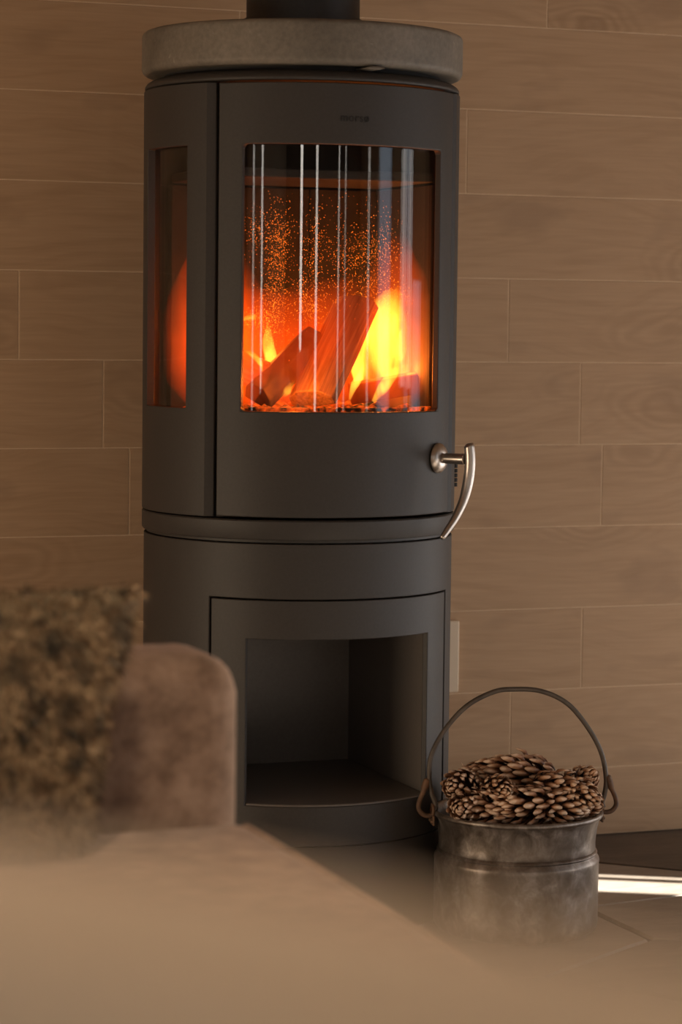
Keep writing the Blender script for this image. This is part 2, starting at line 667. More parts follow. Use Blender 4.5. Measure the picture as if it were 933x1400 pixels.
def tube(path, rad, n=12, flat=None, cap=True):
    """tube along a list of points; rad a number or one per point; flat: (normal, factor) squeezes the section"""
    bm = bmesh.new()
    P = [Vector(p) for p in path]
    rs = rad if isinstance(rad, (list, tuple)) else [rad] * len(P)
    t = [(P[min(i + 1, len(P) - 1)] - P[max(i - 1, 0)]).normalized() for i in range(len(P))]
    ref = Vector((0, 0, 1)) if abs(t[0].z) < 0.9 else Vector((1, 0, 0))
    u = t[0].cross(ref).normalized()
    rings = []
    for i, p in enumerate(P):
        u = (u - t[i] * u.dot(t[i])).normalized()
        vv = t[i].cross(u)
        ring = []
        for k in range(n):
            a = 2 * PI * k / n
            off = (u * math.cos(a) + vv * math.sin(a)) * rs[i]
            if flat:
                nn = Vector(flat[0]).normalized()
                off -= nn * off.dot(nn) * (1 - flat[1])
            ring.append(bm.verts.new(p + off))
        rings.append(ring)
    for a, b in zip(rings, rings[1:]):
        for k in range(n):
            bm.faces.new((a[k], a[(k + 1) % n], b[(k + 1) % n], b[k]))
    if cap:
        bm.faces.new(rings[0][::-1])
        bm.faces.new(rings[-1])
    return bm


def bez(pts, n=24):
    """Catmull-Rom through points"""
    P = [Vector(p) for p in pts]
    P = [2 * P[0] - P[1]] + P + [2 * P[-1] - P[-2]]
    out = []
    for i in range(1, len(P) - 2):
        for k in range(n):
            t = k / n
            a, b, c, d = P[i - 1:i + 3]
            out.append(0.5 * ((2 * b) + (c - a) * t + (2 * a - 5 * b + 4 * c - d) * t * t + (3 * b - a - 3 * c + d) * t ** 3))
    out.append(P[-2])
    return out


def rbox(name, x0, x1, y0, y1, z0, z1, m, parent=None, r=0.03, segs=4, puff=0.0):
    """upholstered block: bevelled box, optionally crowned"""
    bm = bmesh.new()
    box(bm, x0, x1, y0, y1, z0, z1)
    bmesh.ops.bevel(bm, geom=bm.edges[:], offset=r, segments=segs, affect='EDGES', profile=0.5)
    return finish(name, bm, m, parent, 60)


# ------------------------------------------------------------------ the room
def wall_boxes(rng, openings, zc):
    """rectangles (a0, a1, z0, z1) covering a wall around its openings"""
    out = []
    xs = sorted(openings)
    cur = rng[0]
    for a, b, z0, z1 in xs:
        if a > cur:
            out.append((cur, a, 0, zc))
        if z0 > 0:
            out.append((a, b, 0, z0))
        out.append((a, b, z1, zc))
        cur = b
    out.append((cur, rng[1], 0, zc))
    return out


op = {'right': [], 'rear': [], 'left': []}
for wl, a, b, z0, z1, rad, col in WINDOWS:
    op[wl].append((a, b, z0, z1))
op['right'].append((-0.99, -0.84, 0.04, 1.50))      # gap between the curtained panes: the sun comes in here
op['right'].append((-0.66, -0.18, 0.04, 1.05))       # added low opening: sun bounces off the stones to brighten the wall
op['right'].append((-2.9, -1.9, 0.04, 1.95))        # added opening: its sun patch, out of view, bounces light into the room
for side in op:
    bm = bmesh.new()
    rng = (YR - 0.12, YB + 0.12) if side != 'rear' else (XL - 0.12, XR + 0.12)
    for a, b, z0, z1 in wall_boxes(rng, op[side], ZC):
        if side == 'right':
            box(bm, XR, XR + 0.12, a, b, z0, z1)
        elif side == 'left':
            box(bm, XL - 0.12, XL, a, b, z0, z1)
        else:
            box(bm, a, b, YR - 0.12, YR, z0, z1)
    tag(finish('wall_' + side, bm, M['paint_dark' if side == 'rear' else 'paint'], None, 0), 'plain warm painted room wall on the %s' % side, kind='structure')
bm = bmesh.new()
box(bm, XL - 0.12, XR + 0.12, YR - 0.12, YB + 0.12, ZC, ZC + 0.1)
tag(finish('ceiling', bm, M['ceil'], None, 0), 'plain ceiling of the room', kind='structure')
# unseen opaque sheets, added behind the panes to block the direct sun
wn = 0
for wl, a, b, z0, z1, rad, col in WINDOWS:
    wn += 1
    wo = empty('window_%d' % wn)
    tag(wo, 'unseen window in the %s wall of the room, placed for its light' % wl, kind='structure')
    bm = bmesh.new()
    t = 0.012
    for q in ((a - t, a, z0 - t, z1 + t), (b, b + t, z0 - t, z1 + t), (a, b, z0 - t, z0), (a, b, z1, z1 + t)):
        if wl == 'right':
            box(bm, XR - 0.004, XR + 0.03, *q)
        elif wl == 'left':
            box(bm, XL - 0.03, XL + 0.004, *q)
        else:
            box(bm, q[0], q[1], YR - 0.03, YR + 0.004, q[2], q[3])
    finish('window_frame', bm, M['frame'], wo, 0)
    bm = bmesh.new()
    if wl == 'right':
        box(bm, XR + 0.06, XR + 0.064, a, b, z0, z1)
    elif wl == 'left':
        box(bm, XL - 0.064, XL - 0.06, a, b, z0, z1)
    else:
        box(bm, a, b, YR - 0.064, YR - 0.06, z0, z1)
    finish('sun_block', bm, M['paint'], wo, 0)

# back wall: grout bed and one mesh per plank-shaped tile
bm = bmesh.new()
box(bm, XL - 0.12, XR + 0.12, YB + 0.0002, YB + 0.14, 0, ZC)
wall_back = tag(finish('wall_back', bm, M['grout'], None, 0), 'wall behind the stove clad in wood-look plank tiles', kind='structure')
ROWH, PL, GAP = 0.15, 0.903, 0.0019
J0 = 1.4755
offs = {-1: 0.683, 0: 0.10, 1: 0.529, 2: 0.21, 3: 0.616, 4: 0.763, 5: 0.810, 6: 0.384, 7: 0.775, 8: 0.633, 9: 0.15}
plank_cache = {}


def plank(x0, x1, z0, z1):
    key = (round(x1 - x0, 4), round(z1 - z0, 4))
    if key not in plank_cache:
        bm = bmesh.new()
        box(bm, -key[0] / 2, key[0] / 2, -0.008, 0.0, -key[1] / 2, key[1] / 2)
        es = [e for e in bm.edges if all(v.co.y < -0.004 for v in e.verts)]
        bmesh.ops.bevel(bm, geom=es, offset=0.0008, segments=1, affect='EDGES')
        bmesh.ops.recalc_face_normals(bm, faces=bm.faces)
        me = bpy.data.meshes.new('plank_tile')
        bm.to_mesh(me)
        bm.free()
        me.materials.append(M['plank'])
        plank_cache[key] = me
    o = bpy.data.objects.new('plank_tile', plank_cache[key])
    COL.objects.link(o)
    o.parent = wall_back
    o.location = ((x0 + x1) / 2, YB + 0.0075, (z0 + z1) / 2)


row = -7
while True:
    zt = J0 - ROWH * row
    zb = zt - ROWH
    if zt <= 0.001:
        break
    zt2, zb2 = min(zt, ZC) - GAP / 2, max(zb, 0.0) + GAP / 2
    if zt2 - zb2 > 0.01:
        o0 = offs.get(row, random.uniform(0, PL))
        x = o0 - PL * math.ceil((o0 - XL) / PL)
        while x < XR:
            a, b = max(x, XL), min(x + PL, XR)
            if b - a > 0.02:
                plank(a + GAP / 2, b - GAP / 2, zb2, zt2)
            x += PL
    row += 1

# floor: mortar bed and irregular flagstones (Voronoi cells clipped to the room)
bm = bmesh.new()
box(bm, XL - 0.12, XR + 0.12, YR - 0.12, YB + 0.14, -0.12, -0.006)
floor = tag(finish('floor', bm, M['joint'], None, 0), 'flagstone floor of irregular slate pieces', kind='structure')


def mirror(p, a, b):
    d = (b - a).normalized()
    q = a + d * (p - a).dot(d)
    return q + (q - p)


s1 = Vector((0.70, -0.04))
e1 = (Vector((0.527, 0.011)), Vector((0.530, -0.145)))
e2 = (Vector((0.532, -0.160)), Vector((0.573, -0.179)))
seeds = [s1, mirror(s1, *e1), mirror(s1, *e2), Vector((0.66, 0.22)), Vector((1.02, 0.20)), Vector((1.05, -0.12))]
fixed = list(seeds)
for xx in (-2.9, -2.35, -1.75, -1.2, -0.62, -0.05, 0.42, 0.86, 1.4, 1.95, 2.4):
    seeds.append(Vector((xx, 0.44 + random.uniform(-0.015, 0.015))))
rr = random.Random(3)
tries = 0
while tries < 6000:
    tries += 1
    p = Vector((rr.uniform(XL, XR), rr.uniform(YR, 0.28)))
    if all((p - q).length > (0.36 if q not in fixed else 0.34) for q in seeds):
        seeds.append(p)


def clip(poly, a, n):
    out = []
    for i in range(len(poly)):
        p, q = poly[i], poly[(i + 1) % len(poly)]
        dp, dq = (p - a).dot(n), (q - a).dot(n)
        if dp <= 0:
            out.append(p)
        if (dp < 0 < dq) or (dq < 0 < dp):
            out.append(p + (q - p) * (dp / (dp - dq)))
    return out


for i, s in enumerate(seeds):
    poly = [Vector(p) for p in ((XL, YR), (XR, YR), (XR, YB - 0.001), (XL, YB - 0.001))]
    for k, q in enumerate(seeds):
        if k == i or (q - s).length > 1.6:
            continue
        n = (q - s).normalized()
        poly = clip(poly, (s + q) / 2 - n * 0.004, n)
        if len(poly) < 3:
            break
    if len(poly) < 3:
        continue
    bm = bmesh.new()
    rnd = random.Random(i)
    tz = rnd.uniform(-0.002, 0.0)
    pts = []
    for a, b in zip(poly, poly[1:] + poly[:1]):
        nseg = max(1, int((b - a).length / 0.05))
        d = b - a
        nrm = Vector((d.y, -d.x)).normalized() if d.length > 1e-6 else Vector((0, 0))
        for k in range(nseg):
            p = a + d * (k / nseg)
            j = mnoise.noise(Vector((p.x * 14, p.y * 14, 3.0))) * 0.004
            pts.append(p - nrm * abs(j) - s)
    top = [bm.verts.new((p.x * 0.985, p.y * 0.985, tz)) for p in pts]
    mid = [bm.verts.new((p.x, p.y, tz - 0.004)) for p in pts]
    bot = [bm.verts.new((p.x, p.y, -0.012)) for p in pts]
    bm.faces.new(top)
    n = len(pts)
    for k in range(n):
        k2 = (k + 1) % n
        bm.faces.new((top[k2], top[k], mid[k], mid[k2]))
        bm.faces.new((mid[k2], mid[k], bot[k], bot[k2]))
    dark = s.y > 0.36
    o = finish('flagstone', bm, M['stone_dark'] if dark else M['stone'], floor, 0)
    o.location = (s.x, s.y, 0)

# small cream plate on the wall, half hidden by the stove
pl = empty('wall_plate', (0.472, YB - 0.0005, 0.345))
tag(pl, 'small cream wall plate peeking out behind the right edge of the stove', 'wall plate')
bm = bmesh.new()
box(bm, -0.052, 0.052, -0.012, 0.0, -0.065, 0.065)
finish('cover', bm, simple('cream_plastic', (0.62, 0.50, 0.36), (0.66, 0.53, 0.39), 10, 0.5), pl, 30, 0.003)
bm = bmesh.new()
box(bm, -0.03, 0.03, -0.014, -0.012, -0.03, 0.03)
finish('rocker', bm, bpy.data.materials['cream_plastic'], pl, 30, 0.001)

# ------------------------------------------------------------------ the stove
# stove sized from image pixels, then scaled K times about the camera to sit behind the bucket; foot cut to the floor
K, ZO, AX, AY = 1.0646, -0.0611, 0.0850, 0.2343
CAM_SCALE = Matrix.Translation((0, 0, ZO)) @ Matrix.Scale(K, 4)
stove = empty('wood_stove', (AX, AY, 0))
tag(stove, 'tall black cylindrical wood stove with burning fire behind curved glass and stone top', 'stove')
RU, RLOW = 0.2355, 0.2325

Z0 = -ZO / K
bm = lathe([(0, Z0), (RLOW - 0.004, Z0), (RLOW - 0.001, Z0 + 0.004), (RLOW, Z0 + 0.010), (RLOW, 0.1905), (RLOW - 0.0015, 0.1925), (0, 0.1925)])
finish('plinth', bm, M['iron'], stove, 40)

# lower body with opening for the inset front panel
PHP = (-53.0, 52.0)
ph = spans(-180, PHP[0], PHP[1], 178, step=2.0)
zs = [0.1930, 0.205, 0.5495, 0.6285]
bm = shell(RLOW, RLOW - 0.012, ph, zs, lambda p, z: not (PHP[0] < p < PHP[1] and z < 0.5495), full=True)
finish('lower_body', bm, M['iron'], stove, 40, 0.0012)
NW, NB = 0.1385, 0.13
NPH = (-38.3, 36.2)
ph = spans(PHP[0] + 0.75, NPH[0], NPH[1], PHP[1] - 0.9, step=2.0)
zs = [0.1930, 0.2505, 0.4915, 0.5475]
bm = shell(RLOW - 0.001, RLOW - 0.010, ph, zs, lambda p, z: not (NPH[0] < p < NPH[1] and 0.2505 < z < 0.4915))
finish('front_panel', bm, M['iron'], stove, 40, 0.0012)
# wood-storage recess
bm = bmesh.new()
t = 0.004
xa, xb = -0.1425, 0.1355
yf = -0.172
box(bm, xa - t, xa, yf, NB, 0.2505, 0.4915)
box(bm, xb, xb + t, yf, NB, 0.2505, 0.4915)
box(bm, xa - t, xb + t, NB, NB + t, 0.2505, 0.4915)
box(bm, xa - t, xb + t, yf, NB + t, 0.4915, 0.4955)
finish('niche', bm, M['niche'], stove, 0)
bm = bmesh.new()
pf = [(R(p), RLOW - 0.0035) for p in span(-38.0, 36.0, 2)]
top = [bm.verts.new((r * math.sin(a), -r * math.cos(a), 0.2535)) for a, r in pf]
top += [bm.verts.new((xb - 0.0005, yf, 0.2535)), bm.verts.new((xb - 0.0005, NB - 0.0005, 0.2535)), bm.verts.new((xa + 0.0005, NB - 0.0005, 0.2535)), bm.verts.new((xa + 0.0005, yf, 0.2535))]
f = bm.faces.new(top)
ex = bmesh.ops.extrude_face_region(bm, geom=[f])
for g in ex['geom']:
    if isinstance(g, bmesh.types.BMVert):
        g.co.z -= 0.006
finish('niche_floor', bm, M['niche'], stove, 40, 0.0025, 3)

# ledge ring between the two halves
bm = lathe([(0, 0.630), (RLOW - 0.004, 0.630), (RLOW - 0.004, 0.6335), (RU - 0.0015, 0.6345), (RU, 0.6365), (RU, 0.6605), (RU - 0.002, 0.6625), (0, 0.6625)])
finish('ledge_ring', bm, M['iron'], stove, 40)

# upper body
DW = 49.9
ZD0, ZD1 = 0.6665, 1.2800


def body_r(p):
    q = abs(p)
    if q >= 55.0:
        return RU
    return RU - 0.007 * (55.0 - q) / 3.0


ph = spans(-180, -93.5, -64.0, -55.0, -52.0, step=2.0) + spans(52.0, 55.0, 93.5, 178, step=2.0)
zs = [0.6645, 0.819, 1.194, 1.2815]
bm = shell(body_r, RU - 0.012, ph, zs, lambda p, z: not (-52 < p < 52) and not (-93.5 < p < -64 and 0.819 < z < 1.194), full=True)
finish('upper_body', bm, M['iron'], stove, 30, 0.001)
bm = shell(RU - 0.0115, RU - 0.0155, span(-97, -60, 1.5), [0.811, 1.202])
finish('side_pane', bm, M['glass'], stove, 40)
# jamb that shuts the slot beside the door
for a, b in ((-57, -48.6), (48.6, 57)):
    bm = shell(RU - 0.0125, RU - 0.020, span(a, b, 2), [0.6645, 1.2815])
    finish('door_jamb', bm, M['iron_in'], stove, 40)

# top plate, neck, stone, flue
bm = lathe([(0, 1.2830), (RU - 0.006, 1.2830), (RU - 0.002, 1.2838), (RU - 0.001, 1.2855), (RU - 0.0015, 1.2885), (RU - 0.0045, 1.2925), (RU - 0.010, 1.2960), (RU - 0.017, 1.2985), (RU - 0.030, 1.2995), (0.150, 1.2995), (0, 1.2995)])
finish('top_plate', bm, M['iron'], stove, 50)
bm = lathe([(0, 1.2995), (0.206, 1.2995), (0.206, 1.3075), (0, 1.3075)])
finish('neck', bm, M['iron_in'], stove, 40)
sl = []
RS = 0.2392
prof = [(0, 1.3055), (RS - 0.022, 1.3055)]
for k in range(7):
    a = R(-90 + 15 * k)
    prof.append((RS - 0.010 + 0.010 * math.cos(a), 1.3155 + 0.010 * math.sin(a)))
for k in range(7):
    a = R(15 * k)
    prof.append((RS - 0.008 + 0.008 * math.cos(a), 1.3605 + 0.008 * math.sin(a)))
prof += [(0.1, 1.3690), (0, 1.3690)]
bm = lathe(prof, 128)
for v in bm.verts:
    if v.co.xy.length > 0.2:
        d = mnoise.noise(v.co * 30) * 0.0009 + mnoise.noise(v.co * 9) * 0.0006
        v.co += Vector((v.co.x, v.co.y, 0)).normalized() * d
finish('stone_top', bm, M['slab'], stove, 50)
bm = lathe([(0.0, 1.3690), (0.0865, 1.3690), (0.0865, 1.3740), (0.0845, 1.3755), (0.0845, (ZC - ZO) / K), (0, (ZC - ZO) / K)], 64)
fp = finish('flue_pipe', bm, M['pipe'], stove, 40)
bm = lathe([(0.0848, 1.3752), (0.0885, 1.3756), (0.0885, 1.3920), (0.0848, 1.3924)], 64)
finish('flue_collar', bm, M['pipe'], fp, 40)
# air lever peeking out under the stone
bm = tube(bez([(0.012, -0.17, 1.3022), (0.020, -0.215, 1.3022), (0.024, -0.2335, 1.3026), (0.0245, -0.2385, 1.3028)], 6), [0.013] * 17 + [0.011, 0.006], 12, ((0, 0, 1), 0.20))
finish('air_lever', bm, M['slab'], stove, 60)

# door
ph = spans(-DW, -40.6, 39.3, DW, step=1.6)
zs = [ZD0, 0.817, 1.194, ZD1]
bm = shell(RU + 0.0002, RU - 0.010, ph, zs, lambda p, z: not (-40.6 < p < 39.3 and 0.817 < z < 1.194))
door = finish('door', bm, M['iron'], stove, 40, 0.0016, 3)
bm = shell(RU - 0.0105, RU - 0.0145, span(-44, 43, 1.2), [0.806, 1.205])
finish('window_pane', bm, M['glass'], door, 40)
# rounded corner fillets of the window opening
for pc, sp in ((-40.6, 1), (39.3, -1)):
    for zc, sz in ((0.817, 1), (1.194, -1)):
        bm = bmesh.new()
        rc = 0.006
        pts = [(0, 0)] + [(rc - rc * math.sin(R(a)), rc - rc * math.cos(R(a))) for a in (0, 22, 45, 68, 90)]
        fr, bk = [], []
        for u, v in pts:
            a = R(pc) + sp * u / RU
            for rr_, lst in ((RU, fr), (RU - 0.0098, bk)):
                lst.append(bm.verts.new((rr_ * math.sin(a), -rr_ * math.cos(a), zc + sz * v)))
        bm.faces.new(fr)
        bm.faces.new(bk[::-1])
        for k in range(len(pts)):
            k2 = (k + 1) % len(pts)
            bm.faces.new((fr[k], bk[k], bk[k2], fr[k2]))
        finish('corner_fillet', bm, M['iron'], door, 30)
# raised maker's lettering
fc = bpy.data.curves.new('lettering', 'FONT')
fc.body = 'mors\u00f8'
fc.size = 0.0168
fc.extrude = 0.0006
fc.space_character = 1.12
fo = bpy.data.objects.new('lettering_src', fc)
COL.objects.link(fo)
dg = bpy.context.evaluated_depsgraph_get()
me = bpy.data.meshes.new_from_object(fo.evaluated_get(dg))
bpy.data.objects.remove(fo)
xs_ = [v.co.x for v in me.vertices]
wd = max(xs_) - min(xs_)
for v in me.vertices:
    u = (v.co.x - min(xs_)) / wd
    a = R(-6.6 + u * 10.3)
    r = RU + 0.0004 + v.co.z
    v.co = Vector((r * math.sin(a), -r * math.cos(a), 1.2265 + v.co.y * 1.0))
me.materials.clear()
tag(finish_me('lettering', me, M['iron_in'], door, 0), 'small raised dark maker name on the door')
# hinge knuckles / latch on the right edge
bm = bmesh.new()
for zz in (0.700, 0.707, 0.714, 0.721, 0.728):
    kb = lathe([(0, zz), (0.0045, zz), (0.0045, zz + 0.0055), (0, zz + 0.0055)], 12, (RU * math.sin(R(66)), -RU * math.cos(R(66))))
    for g in kb.faces:
        vs = [bm.verts.new(v.co) for v in g.verts]
        bm.faces.new(vs)
bmesh.ops.remove_doubles(bm, verts=bm.verts, dist=1e-5)
finish('latch_block', bm, M['iron_in'], stove, 40)

# handle: rosette, spindle, curved grip
HP = R(39.0)
hn = Vector((math.sin(HP), -math.cos(HP), 0))
ht = Vector((math.cos(HP), math.sin(HP), 0))
hb = hn * RU + Vector((0, 0, 0.7480))
rot = Matrix((ht, Vector((0, 0, 1)), hn)).transposed().to_4x4()


def onto(bm):
    bmesh.ops.transform(bm, matrix=rot, verts=bm.verts)
    return bm


ROS = lathe([(0, 0.0005), (0.0205, 0.0005), (0.0222, 0.0025), (0.0215, 0.0060), (0.0180, 0.0095), (0.0125, 0.0115), (0.0085, 0.0120), (0, 0.0120)], 40)
SPI = lathe([(0.0, 0.010), (0.0060, 0.010), (0.0072, 0.0125), (0.0072, 0.0150), (0.0078, 0.0155), (0.0078, 0.0460), (0, 0.0460)], 28)
gp = bez([(0.0030, 0.0225, 0.050), (0.0045, 0.0160, 0.0515), (0.0055, -0.005, 0.0525), (0.0040, -0.030, 0.0510), (-0.004, -0.058, 0.0480), (-0.018, -0.083, 0.0430), (-0.036, -0.104, 0.0370), (-0.046, -0.1135, 0.0345)], 6)
gr = [0.0030, 0.0055, 0.0068, 0.0074, 0.0078] + [0.0080] * (len(gp) - 5)
for k in range(len(gp)):
    u = k / (len(gp) - 1)
    if u > 0.45:
        gr[k] = 0.0080 - 0.0042 * (u - 0.45) / 0.55
gr[-1] = 0.002
gr[-2] = 0.0036
bm = tube(gp, gr, 16)
handle = tag(finish('handle', onto(bm), M['steel'], stove, 80), 'curved brushed steel door handle')
handle.location = hb
finish('rosette', onto(ROS), M['steel'], handle, 50)
finish('spindle', onto(SPI), M['steel'], handle, 50)

# firebox
ZF = 0.806
bm = lathe([(0, ZF - 0.006), (RU - 0.017, ZF - 0.006), (RU - 0.017, ZF), (0, ZF)])
finish('firebox_floor', bm, M['iron_in'], stove, 40)
YBK = 0.115
for k in range(3):
    bm = bmesh.new()
    x0 = -0.168 + k * 0.112
    box(bm, x0 + 0.0006, x0 + 0.1114, YBK, YBK + 0.022, ZF, 1.150)
    finish('liner_plate', bm, M['liner'], stove, 30, 0.002)
bm = bmesh.new()
box(bm, 0.168, 0.186, -0.105, YBK + 0.01, ZF, 1.150)
finish('liner_plate', bm, M['liner'], stove, 30, 0.002)
bm = bmesh.new()
box(bm, -0.168, 0.168, -0.11, YBK, 1.152, 1.166)
finish('baffle_plate', bm, M['iron_in'], stove, 30, 0.002)
# front log stop
bm = shell(0.2080, 0.2000, span(-56, 50, 2), [ZF, ZF + 0.016])
finish('log_stop', bm, M['ember'], stove, 40, 0.001)

def scale_about_cam(o):
    for c in o.children:
        if c.type == 'MESH':
            c.data.transform(CAM_SCALE if c is not handle and c.parent is not handle else Matrix.Scale(K, 4))
            for md in c.modifiers:
                md.width *= K
        scale_about_cam(c)


scale_about_cam(stove)
handle.location = CAM_SCALE @ handle.location
ZFW = ZF * K + ZO

# ------------------------------------------------------------------ the fire (logs, embers, flames are things of their own)
def log(name, label, p0, p1, wdt, thk, m, roll=0.0, tri=True):
    """split log from p0 to p1: wedge-shaped cross-section, slightly crooked"""
    p0, p1 = Vector(p0), Vector(p1)
    ax = (p1 - p0)
    ln = ax.length
    q = ax.to_track_quat('Z', 'Y')
    sec = [(-0.5, -0.42), (-0.1, -0.5), (0.5, -0.44), (0.46, 0.1), (0.2, 0.5), (-0.25, 0.48), (-0.5, 0.05)] if tri else [(0.5 * math.cos(2 * PI * k / 10), 0.5 * math.sin(2 * PI * k / 10)) for k in range(10)]
    bm = bmesh.new()
    rings = []
    nn = 9
    for j in range(nn):
        t = j / (nn - 1)
        rg = []
        for k, (u, v) in enumerate(sec):
            dx = mnoise.noise(Vector((k * 3.1, t * 2.0, ln * 50))) * 0.05
            rg.append(bm.verts.new((u * wdt * (1 + dx), v * thk * (1 + dx), t * ln)))
        rings.append(rg)
    n = len(sec)
    for a, b in zip(rings, rings[1:]):
        for k in range(n):
            bm.faces.new((a[k], a[(k + 1) % n], b[(k + 1) % n], b[k]))
    bm.faces.new(rings[0][::-1])
    bm.faces.new(rings[-1])
    o = finish(name, bm, m, None, 35, 0.002)
    o.location = p0
    o.rotation_euler = (q.to_matrix() @ Matrix.Rotation(roll, 3, 'Z')).to_euler()
    tag(o, label, 'log', 'logs burning in the stove')
    return o


def fb(px, py, y):
    """point in the firebox on the vertical plane y = const of the stove"""
    v = ray(px, py)
    return CAM + v * ((AY + K * y - CAM.y) / v.y)


log('split_log', 'flat split log leaning to the right in the middle of the fire', fb(424, 545, -0.10), fb(484, 414, -0.01), 0.082, 0.035, M['log'], R(-4))
log('split_log', 'dark log lying under the bright flame on the right of the fire', fb(478, 538, -0.02), fb(572, 522, -0.05), 0.036, 0.034, M['char'], 0.3)
log('split_log', 'charred log leaning at the left of the fire', fb(352, 540, -0.075), fb(430, 462, -0.02), 0.05, 0.042, M['char'], 0.5)
log('split_log', 'short round log behind the left flames', fb(325, 500, 0.02), fb(372, 520, -0.06), 0.055, 0.05, M['log'], 0.2, False)
# ember bed
bm = bmesh.new()
rn = random.Random(5)
for k in range(170):
    a, r = rn.uniform(0, 2 * PI), 0.185 * math.sqrt(rn.random())
    x, y = r * math.cos(a), r * math.sin(a) * 0.8 - 0.02
    if y > 0.10 or x > 0.155 or (x * x + y * y) > 0.192 ** 2:
        continue
    s = rn.uniform(0.006, 0.014)
    g = bmesh.ops.create_icosphere(bm, subdivisions=1, radius=s)
    for v in g['verts']:
        v.co = v.co * (1 + 0.25 * mnoise.noise(v.co * 200 + Vector((k, 0, 0))))
        v.co.z *= 0.75
        v.co += Vector((x, y, ZF + s * 0.6))
bmesh.ops.transform(bm, matrix=Matrix.Translation((AX, AY, 0)) @ CAM_SCALE, verts=bm.verts)
tag(finish('ember_bed', bm, M['ember'], None, 0), 'bed of glowing red embers on the stove floor', 'embers', kind='stuff')

fire = empty('fire', (AX, AY - 0.02, ZFW + 0.002))
tag(fire, 'yellow and orange flames blazing around the logs inside the stove', 'fire')


def tongue(name, path, rads, m, flat=0.6, seed=0, n=14):
    pts = bez(path, 8)
    k = len(pts)
    rs = []
    for i in range(k):
        t = i / (k - 1) * (len(rads) - 1)
        j = min(int(t), len(rads) - 2)
        rs.append(rads[j] + (rads[j + 1] - rads[j]) * (t - j))
    bm = tube([Vector(p) - fire.location for p in pts], rs, n, ((0.36, 0.93, 0), flat))
    for v in bm.verts:
        d = mnoise.noise_vector(v.co * 22 + Vector((seed, 0, 0))) * 0.006
        v.co += d
    return finish(name, bm, m, fire, 180)


tongue('flame', [fb(505, 548, 0.0), fb(515, 500, 0.005), fb(528, 450, 0.01), fb(545, 415, 0.015), fb(556, 388, 0.02)], [0.012, 0.042, 0.048, 0.042, 0.028, 0.002], M['flame'], 0.75, 1)
tongue('flame', [fb(545, 545, -0.03), fb(552, 510, -0.02), fb(562, 470, 0.0), fb(570, 420, 0.0), fb(574, 395, 0.0)], [0.004, 0.018, 0.022, 0.014, 0.001], M['flame'], 0.8, 5)
tongue('flame', [fb(478, 546, -0.07), fb(487, 525, -0.07), fb(498, 505, -0.06), fb(500, 488, -0.05)], [0.002, 0.007, 0.006, 0.0005], M['flame_small'], 0.8, 9)
tongue('flame', [fb(510, 548, -0.09), fb(522, 528, -0.09), fb(540, 512, -0.085), fb(556, 500, -0.08)], [0.003, 0.009, 0.008, 0.0005], M['flame_small'], 0.8, 13)
tongue('flame', [fb(374, 512, -0.04), fb(372, 490, -0.035), fb(366, 466, -0.03), fb(364, 440, -0.02)], [0.003, 0.011, 0.009, 0.0005], M['flame_small'], 0.8, 17)
tongue('flame', [fb(360, 512, -0.09), fb(357, 497, -0.085), fb(348, 484, -0.08), fb(336, 478, -0.07)], [0.001, 0.005, 0.005, 0.0005], M['flame_small'], 0.8, 21)
tongue('flame', [fb(382, 545, -0.13), fb(394, 532, -0.125), fb(404, 520, -0.12)], [0.001, 0.0065, 0.0005], M['flame_small'], 0.8, 25)
tongue('flame', [fb(330, 440, 0.03), fb(345, 436, 0.03), fb(352, 430, 0.03)], [0.002, 0.007, 0.0005], M['flame_small'], 0.8, 27)
# glowing volumes standing in for firelight on the chamber lining, highest on the right
bm = bmesh.new()
bmesh.ops.create_icosphere(bm, subdivisions=4, radius=1.0)
for v in bm.verts:
    c = v.co.copy()
    hx = 0.195 + 0.075 * max(0, c.x) + 0.09 * max(0, -c.x - 0.4) * 1.6 + 0.03 * mnoise.noise(c * 3.0)
    v.co = Vector((c.x * 0.190 - 0.012, c.y * 0.120, (c.z * 0.5 + 0.5) * hx))
    if c.z < -0.2:
        v.co.z *= 0.6
finish('firelight_haze', bm, M['glow'], fire, 180)
for cx, cy, rx, ry, hz_, sd_ in ((0.126, -0.075, 0.048, 0.075, 0.290, 3), (-0.140, -0.060, 0.055, 0.075, 0.255, 8), (-0.150, 0.030, 0.062, 0.075, 0.290, 5)):
    bm = bmesh.new()
    bmesh.ops.create_icosphere(bm, subdivisions=3, radius=1.0)
    for v in bm.verts:
        c = v.co.copy()
        wv = 0.012 * mnoise.noise(c * 2.0 + Vector((sd_, 0, 0)))
        v.co = Vector((cx + c.x * rx * (1.15 - 0.35 * c.z) + wv, cy + c.y * ry, (c.z * 0.5 + 0.5) * hz_))
    finish('firelight_haze', bm, M['glow_front'], fire, 180)
for p, e, s in ((fb(525, 500, -0.01), 2.2, 0.03), (fb(372, 495, -0.02), 1.2, 0.02), (fb(565, 510, -0.05), 1.2, 0.02), (fb(400, 525, -0.16), 0.9, 0.01)):
    pl_ = bpy.data.lights.new('flame_light', 'POINT')
    pl_.energy = e
    pl_.color = (1.0, 0.21, 0.02)
    pl_.shadow_soft_size = s
    o = bpy.data.objects.new('flame_light', pl_)
    COL.objects.link(o)
    o.location = p
